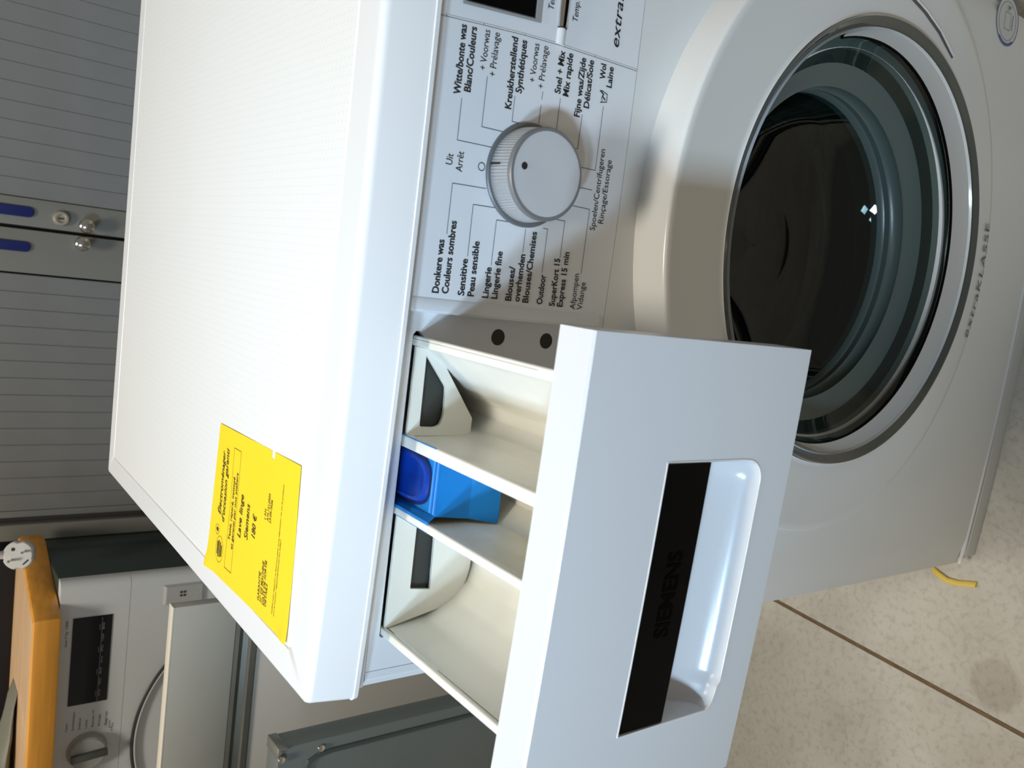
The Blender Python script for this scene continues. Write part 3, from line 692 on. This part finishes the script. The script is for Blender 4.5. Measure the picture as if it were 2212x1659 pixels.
# charity logo: oval with dark lines, small roundel
el = lambda cx, cy, rx, ry: [(cx+rx*math.cos(2*math.pi*k/32), cy+ry*math.sin(2*math.pi*k/32)) for k in range(33)]
ribbon(lt, el(.0398, .1655, .0098, .0078), .0003, LS); ribbon(lt, el(.0528, .1735, .0036, .0042), .0003, LS)
for yy, a, b in ((.1698, .0360, .0440), (.1672, .0345, .0452), (.1640, .0350, .0448), (.1612, .0362, .0430)):
    x = a
    while x < b: ribbon(lt, [(x, yy), (min(b, x+.0009), yy)], .0017, LS); x += .0015
for k in range(6): ribbon(lt, [(.0515+.0005*k, .1715), (.0520+.0004*k, .1752)], .0004, LS)
build(lt, 'label_lettering', mat('label_ink', (.045, .035, .004, 1), .6), LB, fix=False)

# ------------------------------------------------------------------ background: roller-door cabinet
CY = .96
RCB = empty('roller_door_cabinet', (.25, CY+.22, 0), 'tall grey metal cabinet with vertical roller slats and two blue handles', 'cabinet')
CGREY = mat('cabinet_grey', (.235, .24, .24, 1), .42, var=.04, vscale=20)
CFRAME = mat('cabinet_frame', (.235, .235, .215, 1), .4)
b = MB(); b.box(-.2100, .71, CY+.012, CY+.45, .02, 1.75); cc_ = build(b, 'carcass', mat('carcass_dark', (.05, .05, .05, 1), .7), RCB)
b = MB(); b.box(-.2118, -.1865, CY-.004, CY+.44, 0, 1.76); build(b, 'side_post', CFRAME, RCB, bevel=.002)
b = MB(); b.box(.6900, .7180, CY-.004, CY+.44, 0, 1.76); build(b, 'side_post', CFRAME, RCB, bevel=.002)
b = MB(); b.box(-.1865, .69, CY, CY+.44, 0, .06); build(b, 'base_rail', CFRAME, RCB, bevel=.002)
b = MB(); b.box(-.1865, .69, CY, CY+.44, 1.70, 1.76); build(b, 'top_rail', CFRAME, RCB, bevel=.002)
slat = MB(); slat.loft([[(.00002, .0009, z), (.0009, 0, z), (.0241, 0, z), (.0250, .0009, z), (.0250, .008, z), (.00005, .008, z)] for z in (.06, 1.70)], True, True, True)
sme = slat.mesh('slat'); sme.materials.append(CGREY)
def put_slat(x, sxx):
    o = bpy.data.objects.new('slat', sme); COL.objects.link(o); o.parent = RCB; o.matrix_parent_inverse = Matrix.Translation(-Vector(RCB.location))
    o.location = (x, CY, 0); o.scale = (sxx, 1, 1)
xsL = [-.1660+.02515*k for k in range(15)]   # left door
for x in xsL[:14]: put_slat(x, 1.0)
for k in range(15): put_slat(.2950+.02600*k, 1.035)
b = MB(); b.box(-.1760, -.1662, CY-.001, CY+.008, .06, 1.70); build(b, 'door_edge', CGREY, RCB, bevel=.001)
for x0, x1 in ((.1885, .2505), (.2550, .2945)):
    b = MB(); b.box(x0 if x0 < .2 else x0, x1, CY-.004, CY+.010, .06, 1.70); build(b, 'door_stile', CFRAME, RCB, bevel=.0015)
BLUH = mat('blue_handle', (.010, .020, .14, 1), .35)
def capsule(x0, x1, z0, z1, y0, y1):
    r = (x1-x0)/2; cx = (x0+x1)/2; P = [(cx+r*math.cos(math.pi+math.pi*k/12), z0+r+r*math.sin(math.pi+math.pi*k/12)) for k in range(13)] + [(cx+r*math.cos(math.pi*k/12), z1-r+r*math.sin(math.pi*k/12)) for k in range(13)]
    m_ = MB(); m_.prism(P, y0, y1); return m_
build(capsule(.2675, .2825, .882, 1.10, CY-.0075, CY-.003), 'handle_strip', BLUH, RCB, bevel=.001)
build(capsule(.2185, .2330, .884, 1.10, CY-.0075, CY-.003), 'handle_strip', BLUH, RCB, bevel=.001)
b = MB(); b.rev([(.0105, CY-.004), (.0105, CY-.010), (.009, CY-.012), (.0065, CY-.012), (.006, CY-.009), (.0001, CY-.009)], .2720, .848, n=28); lk = build(b, 'lock', mat('lock_nickel', (.62, .56, .46, 1), .35, metal=.6), RCB, smooth=True)
b = MB(); b.box(.2710, .2730, CY-.0098, CY-.0092, .8445, .8515); build(b, 'key_slot', DARK, lk)
for kx, kz in ((.2660, .8160), (.2395, .8200)):
    b = MB(); b.rev([(.0060, CY-.004), (.0055, CY-.012), (.0085, CY-.016), (.0105, CY-.020), (.0098, CY-.025), (.0060, CY-.028), (.0001, CY-.029)], kx, kz, n=28); build(b, 'pull_knob', CHROME, RCB, smooth=True)

# ------------------------------------------------------------------ second washing machine, left behind
M2 = empty('washing_machine', (-.513, 1.03, 0), 'white washing machine behind, with black display, standing under the wooden plank', 'washing machine')
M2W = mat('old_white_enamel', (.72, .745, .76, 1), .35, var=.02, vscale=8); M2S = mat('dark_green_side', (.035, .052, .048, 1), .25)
b = MB(); FX = -.2270; MY = .772
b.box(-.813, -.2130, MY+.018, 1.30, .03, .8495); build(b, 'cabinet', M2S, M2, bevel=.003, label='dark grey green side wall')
def front_piece(z0, z1, name, m=M2W):
    b = MB(); pts = []
    for k in range(7):
        a = math.pi/2*k/6; pts.append((-.2270+.0135*math.sin(a), MY+.0135*(1-math.cos(a))))
    b.loft([[(-.813, MY, z)] + [(x, y, z) for x, y in pts] + [(-.2135, MY+.0195, z), (-.813, MY+.0195, z)] for z in (z0, z0+.0008, z1-.0008, z1)], True, True, True)
    return build(b, name, m, M2, smooth=True)
front_piece(.7590, .8480, 'control_fascia'); fl2 = front_piece(.03, .7585, 'front_sheet')
b = MB(); b.box(-.3935, -.2655, MY-.0012, MY+.001, .7806, .8308); ds2 = build(b, 'display_screen', mat('display_black', (.008, .009, .012, 1), .2), M2, bevel=.0005)
t2 = MB(); F2 = lambda a, b_: (a, MY-.0016, b_)
for k, s in enumerate(('30', '40', '60', 'eco', '90', '1200', '800')):
    x = -.385+.0165*k; put_text(t2, s, (x, .7905), (x+.010, .7905), .0026, F2)
    if k % 2 == 0: put_text(t2, 'min', (x, .7955), (x+.008, .7955), .0020, F2)
ribbon(t2, [(-.392, .7938), (-.268, .7938)], .0005, F2)
build(t2, 'display_lettering', mat('display_grey', (.25, .27, .28, 1), .5), ds2, fix=False)
F3 = lambda a, b_: (a, MY-.0006, b_); FGP = mat('fascia_grey_print', (.12, .12, .12, 1), .6)
def f3text(*a):
    t2 = MB(); put_text(t2, *a); build(t2, 'lettering', FGP, M2, fix=False)
for k, s in enumerate(('Coton', 'Synthétique', 'Délicat', 'Laine', 'Express 15', 'Rinçage', 'Essorage')):
    z = .8290-.0083*k; f3text(s, (-.4310, z), (-.4310+.0025*len(s), z), .0028, F3)
for k, s in enumerate(('Mix', 'Jeans', 'Vidange')):
    f3text(s, (-.442+.004*k, .7700+.004*k), (-.430+.004*k, .7700+.004*k), .0026, F3)
f3text('max 7 kg  1400', (-.305, .8365), (-.268, .8365), .0030, F3)
K2 = (-.4640, .8020); b = MB(); b.rev([(.0265, MY-.0002), (.0260, MY-.003), (.0245, MY-.0035), (.0240, MY-.012), (.0215, MY-.0145), (.0001, MY-.0145)], *K2, n=48)
k2 = build(b, 'program_knob', mat('knob_grey_white', (.40, .41, .40, 1), .4), M2, smooth=True)
b = MB(); ca, sa = math.cos(math.radians(4)), math.sin(math.radians(4))
b.box(-.0050, .0050, -.0215, -.0140, -.0235, .0235)
b.v = [(K2[0]+x*ca-z*sa, MY+y, K2[1]+x*sa+z*ca) for x, y, z in b.v]; build(b, 'knob_bar', mat('knob_bar_grey', (.085, .095, .085, 1), .5), k2, bevel=.0015)
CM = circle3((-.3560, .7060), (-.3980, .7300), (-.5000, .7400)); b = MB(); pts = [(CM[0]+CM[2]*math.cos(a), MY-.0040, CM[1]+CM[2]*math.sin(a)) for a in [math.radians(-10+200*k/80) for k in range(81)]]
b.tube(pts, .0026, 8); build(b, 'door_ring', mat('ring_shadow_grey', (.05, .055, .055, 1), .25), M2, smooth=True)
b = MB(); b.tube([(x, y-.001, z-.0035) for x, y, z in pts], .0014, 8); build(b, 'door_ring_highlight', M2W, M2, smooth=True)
b = MB(); b.loft([[(-.2320, MY-.0004, .715), (-.2320, MY-.0004, .66), (-.2620, MY-.0004, .66), (-.2620, MY-.0004, .715)], [(-.2345, MY-.004, .711), (-.2345, MY-.004, .66), (-.2600, MY-.004, .66), (-.2600, MY-.004, .711)]], True, cap1=True)
fp = build(b, 'notice_plate', mat('notice_plate_white', (.50, .51, .50, 1), .4), M2)
b = MB()
for i in range(2):
    for j in range(2): b.box(-.2500+.0050*i, -.2470+.0050*i, MY-.0047, MY-.0041, .6840+.0050*j, .6870+.0050*j)
build(b, 'notice_symbol', DARK, fp)

# wooden plank on the second machine
PK = MB(); tz0, tz1 = .8500, .8830
def pk(z, e): return [(-.95, .7180+e, z), (-.2508-e, .7440-.0+e, z), (-.1965-e, .9050-e, z), (-.1960-e, .9300-e, z), (-.95, .9300-e, z)]
PK.loft([pk(tz0, .001), pk(tz0+.002, 0), pk(tz1-.006, 0), pk(tz1-.002, .0016), pk(tz1, .005)], True, True, False, mi=0)
PK.add(pk(tz1, .005), [(0,1,2,3,4)], 1)
plank = build(PK, 'wooden_plank', [WOODE, WOODT], None); plank['label'] = 'thick varnished wooden plank with orange edge lying on the rear washing machine'; plank['category'] = 'plank'
for p in plank.data.polygons: p.use_smooth = True
plank.data.set_sharp_from_angle(angle=.5)
# black based unit behind the plank and grey bag on it
UN = empty('wall_unit', (-.55, 1.36, 0), 'pale wall unit with a black front rail, behind the wooden plank', 'cabinet')
b = MB(); b.box(-.95, -.2300, 1.32, 1.40, .0, 1.5); build(b, 'unit_body', mat('unit_beige', (.42, .40, .36, 1), .6), UN, bevel=.003)
b = MB(); b.box(-.95, -.2250, .935, 1.0, .850, .9090); build(b, 'front_rail', mat('rail_black', (.010, .010, .014, 1), .4), UN, bevel=.002)
b = MB(); b.box(-.94, -.2290, 1.0, 1.33, .853, .90); build(b, 'rail_shelf', mat('shelf_beige', (.42, .40, .36, 1), .6), UN, bevel=.002)
bgm = MB(); ls = []
for i in range(15):
    t = i/14; x = -.395-.30*t; hh = .024*math.sin(min(1, t*2.2)*math.pi/2)+.002*math.sin(i*1.7); ww = .035+.04*min(1, t*2)
    ls.append([(x, .862+ww*math.cos(a)*.7+.002*math.sin(i*2+a*3), tz1+.0003+max(0, hh*(.55+.45*math.sin(a)))) for a in [2*math.pi*k/14 for k in range(14)]])
bgm.loft(ls, True, True, True); bag = build(bgm, 'cloth_bag', mat('bag_olive', (.18, .18, .14, 1), .45, bump=.4, bscale=60), None, smooth=True)
bag['label'] = 'grey olive bag lying flat on the wooden plank'; bag['category'] = 'bag'

# plug hanging at the plank corner
PG = empty('power_plug', (-.178, .80, .885), 'white round two pin power plug hanging by the plank corner', 'plug')
pgm = mat('plug_white', (.72, .71, .70, 1), .25)
pc = Vector((-.1775, .800, .8950)); nrm = (Vector(cam.location)-pc).normalized(); nrm = (nrm + Vector((-.15, 0, .25))).normalized()
ax = nrm.cross(Vector((0,0,1))).normalized(); ay = ax.cross(nrm).normalized()
def P3_(u, v, h): return tuple(pc + ax*u + ay*v + nrm*h)
b = MB(); ls = []
for h, r in ((-.022, .0065), (-.018, .013), (-.008, .0185), (.004, .0195), (.008, .0190), (.0095, .0175)):
    l = []
    for k in range(48):
        a = 2*math.pi*k/48; rr = r*(1-.08*(abs(math.sin(a)) > .96))*(1-.10*(abs(math.cos(a)) > .985)); l.append(P3_(rr*math.cos(a), rr*math.sin(a), h))
    ls.append(l)
b.loft(ls, True, True, True); build(b, 'plug_body', pgm, PG, smooth=True)
b = MB()
for s_ in (-1, 1): b.tube([P3_(s_*.0055, s_*.0078, .009), P3_(s_*.0055, s_*.0078, .022)], .0017, 12)
build(b, 'prong', CHROME, PG, smooth=True)
b = MB(); b.tube([P3_(-.0085, .0060, .0092), P3_(-.0085, .0060, .0099)], .0024, 12); b.tube([P3_(.0120, -.006, .0092), P3_(.0060, -.012, .0099)], .0010, 8); build(b, 'earth_hole', DARK, PG)
b = MB(); b.tube([P3_(0, .010, -.006), P3_(.001, .024, -.006), tuple(pc+Vector((.004, -.003, .045))), tuple(pc+Vector((.005, -.010, .09))), tuple(pc+Vector((0, -.02, .30))), tuple(pc+Vector((-.01, -.02, .9)))], [.0075, .0055, .0040, .0036, .0036, .0036], 12); build(b, 'cord', pgm, PG, smooth=True)

# ------------------------------------------------------------------ loose appliance door standing between
AD = empty('loose_appliance_door', (-.45, .51, 0), 'grey appliance door with cream top edge and chrome rail, standing upright left of the machine', 'appliance door')
FGR = mat('fascia_warm_grey', (.50, .49, .44, 1), .35, var=.02); 
b = MB(); b.box(-.749, -.1490, .5000, .5150, .7048, .7780); build(b, 'fascia', FGR, AD, bevel=.0012)
b = MB(); b.box(-.749, -.1488, .5000, .5152, .7776, .7796); build(b, 'edge_strip', mat('cream_edging', (.74, .69, .58, 1), .4), AD, bevel=.0005)
b = MB(); ls = []
for x in (-.749, -.1500):
    ls.append([(x, .4995, .7046), (x, .4985, .7000), (x, .5040, .6980), (x, .5060, .6930), (x, .5030, .6870), (x, .4990, .6850), (x, .4985, .6790), (x, .5020, .6765), (x, .5150, .6765), (x, .5150, .7046)])
b.loft(ls, True, True, True); build(b, 'chrome_rail', mat('brushed_chrome', (.26, .255, .22, 1), .5, metal=.8, var=.1, vscale=14, stretch=(1, 1, 1)), AD, smooth=False)
b = MB(); b.box(-.749, -.1500, .5010, .5150, 0, .6762); build(b, 'door_sheet', mat('door_sheet_grey', (.60, .58, .54, 1), .3, var=.03, vscale=4), AD, bevel=.0015)

# ------------------------------------------------------------------ sheet metal casing, bottom left
SC_ = empty('sheet_metal_casing', (-.50, .32, 0), 'dark grey green sheet metal panel with a pressed groove and screws, standing beside the machine', 'metal panel')
TEAL = mat('casing_grey_green', (.135, .155, .148, 1), .38, var=.04, vscale=12)
b = MB(); b.box(-.80, -.2250, .3010, .3300, 0, .7250); build(b, 'panel_sheet', TEAL, SC_, bevel=.002)
TEALD = mat('groove_shade_green', (.055, .070, .064, 1), .4)  # darkened copy of the casing colour, the groove's shade painted in
b = MB(); gp2 = [(-.2400, .12), (-.2400, .40), (-.2400, .665), (-.2415, .682), (-.2460, .691), (-.2540, .6935), (-.40, .6935), (-.70, .6935)]
b.tube([(x, .3012, z) for x, z in gp2], .0030, 8); build(b, 'pressed_groove', TEALD, SC_, smooth=True)
b = MB(); b.rev([(.0040, .3008), (.0036, .2988), (.0022, .2980), (.0001, .2978)], -.2345, .6790, n=20); build(b, 'screw', CHROME, SC_, smooth=True)
b = MB(); b.box(-.2370, -.2248, .2996, .3305, .7215, .7258); b.box(-.2270, -.2243, .2996, .3305, .7160, .7258); br = build(b, 'corner_bracket', mat('bracket_zinc', (.30, .30, .27, 1), .35, metal=.7), SC_, bevel=.001)
b = MB(); b.rev([(.0040, .2986), (.0036, .2968), (.0022, .2960), (.0001, .2958)], -.2355, .7225, n=20); build(b, 'screw', CHROME, SC_, smooth=True)

# ------------------------------------------------------------------ yellow strip on the floor
b = MB(); ls = []
pp = [(-.0230, .0400, .004), (-.0262, .0320, .006), (-.0300, .0210, .0058), (-.0290, .0080, .005), (-.0255, -.0040, .0052), (-.0236, -.0120, .0045)]
for i, (x, y, z) in enumerate(pp):
    ls.append([(x-.0030, y, z-.004), (x-.0034, y, z), (x, y, z+.0006), (x+.0030, y, z-.0010), (x+.0034, y, z-.0040)])
b.loft(ls, True, True, True)
ys = build(b, 'plastic_strip', mat('yellow_plastic', (.80, .58, .10, 1), .4), None, smooth=True); ys['label'] = 'short bent yellow plastic strip on the floor at the machine corner'; ys['category'] = 'plastic strip'
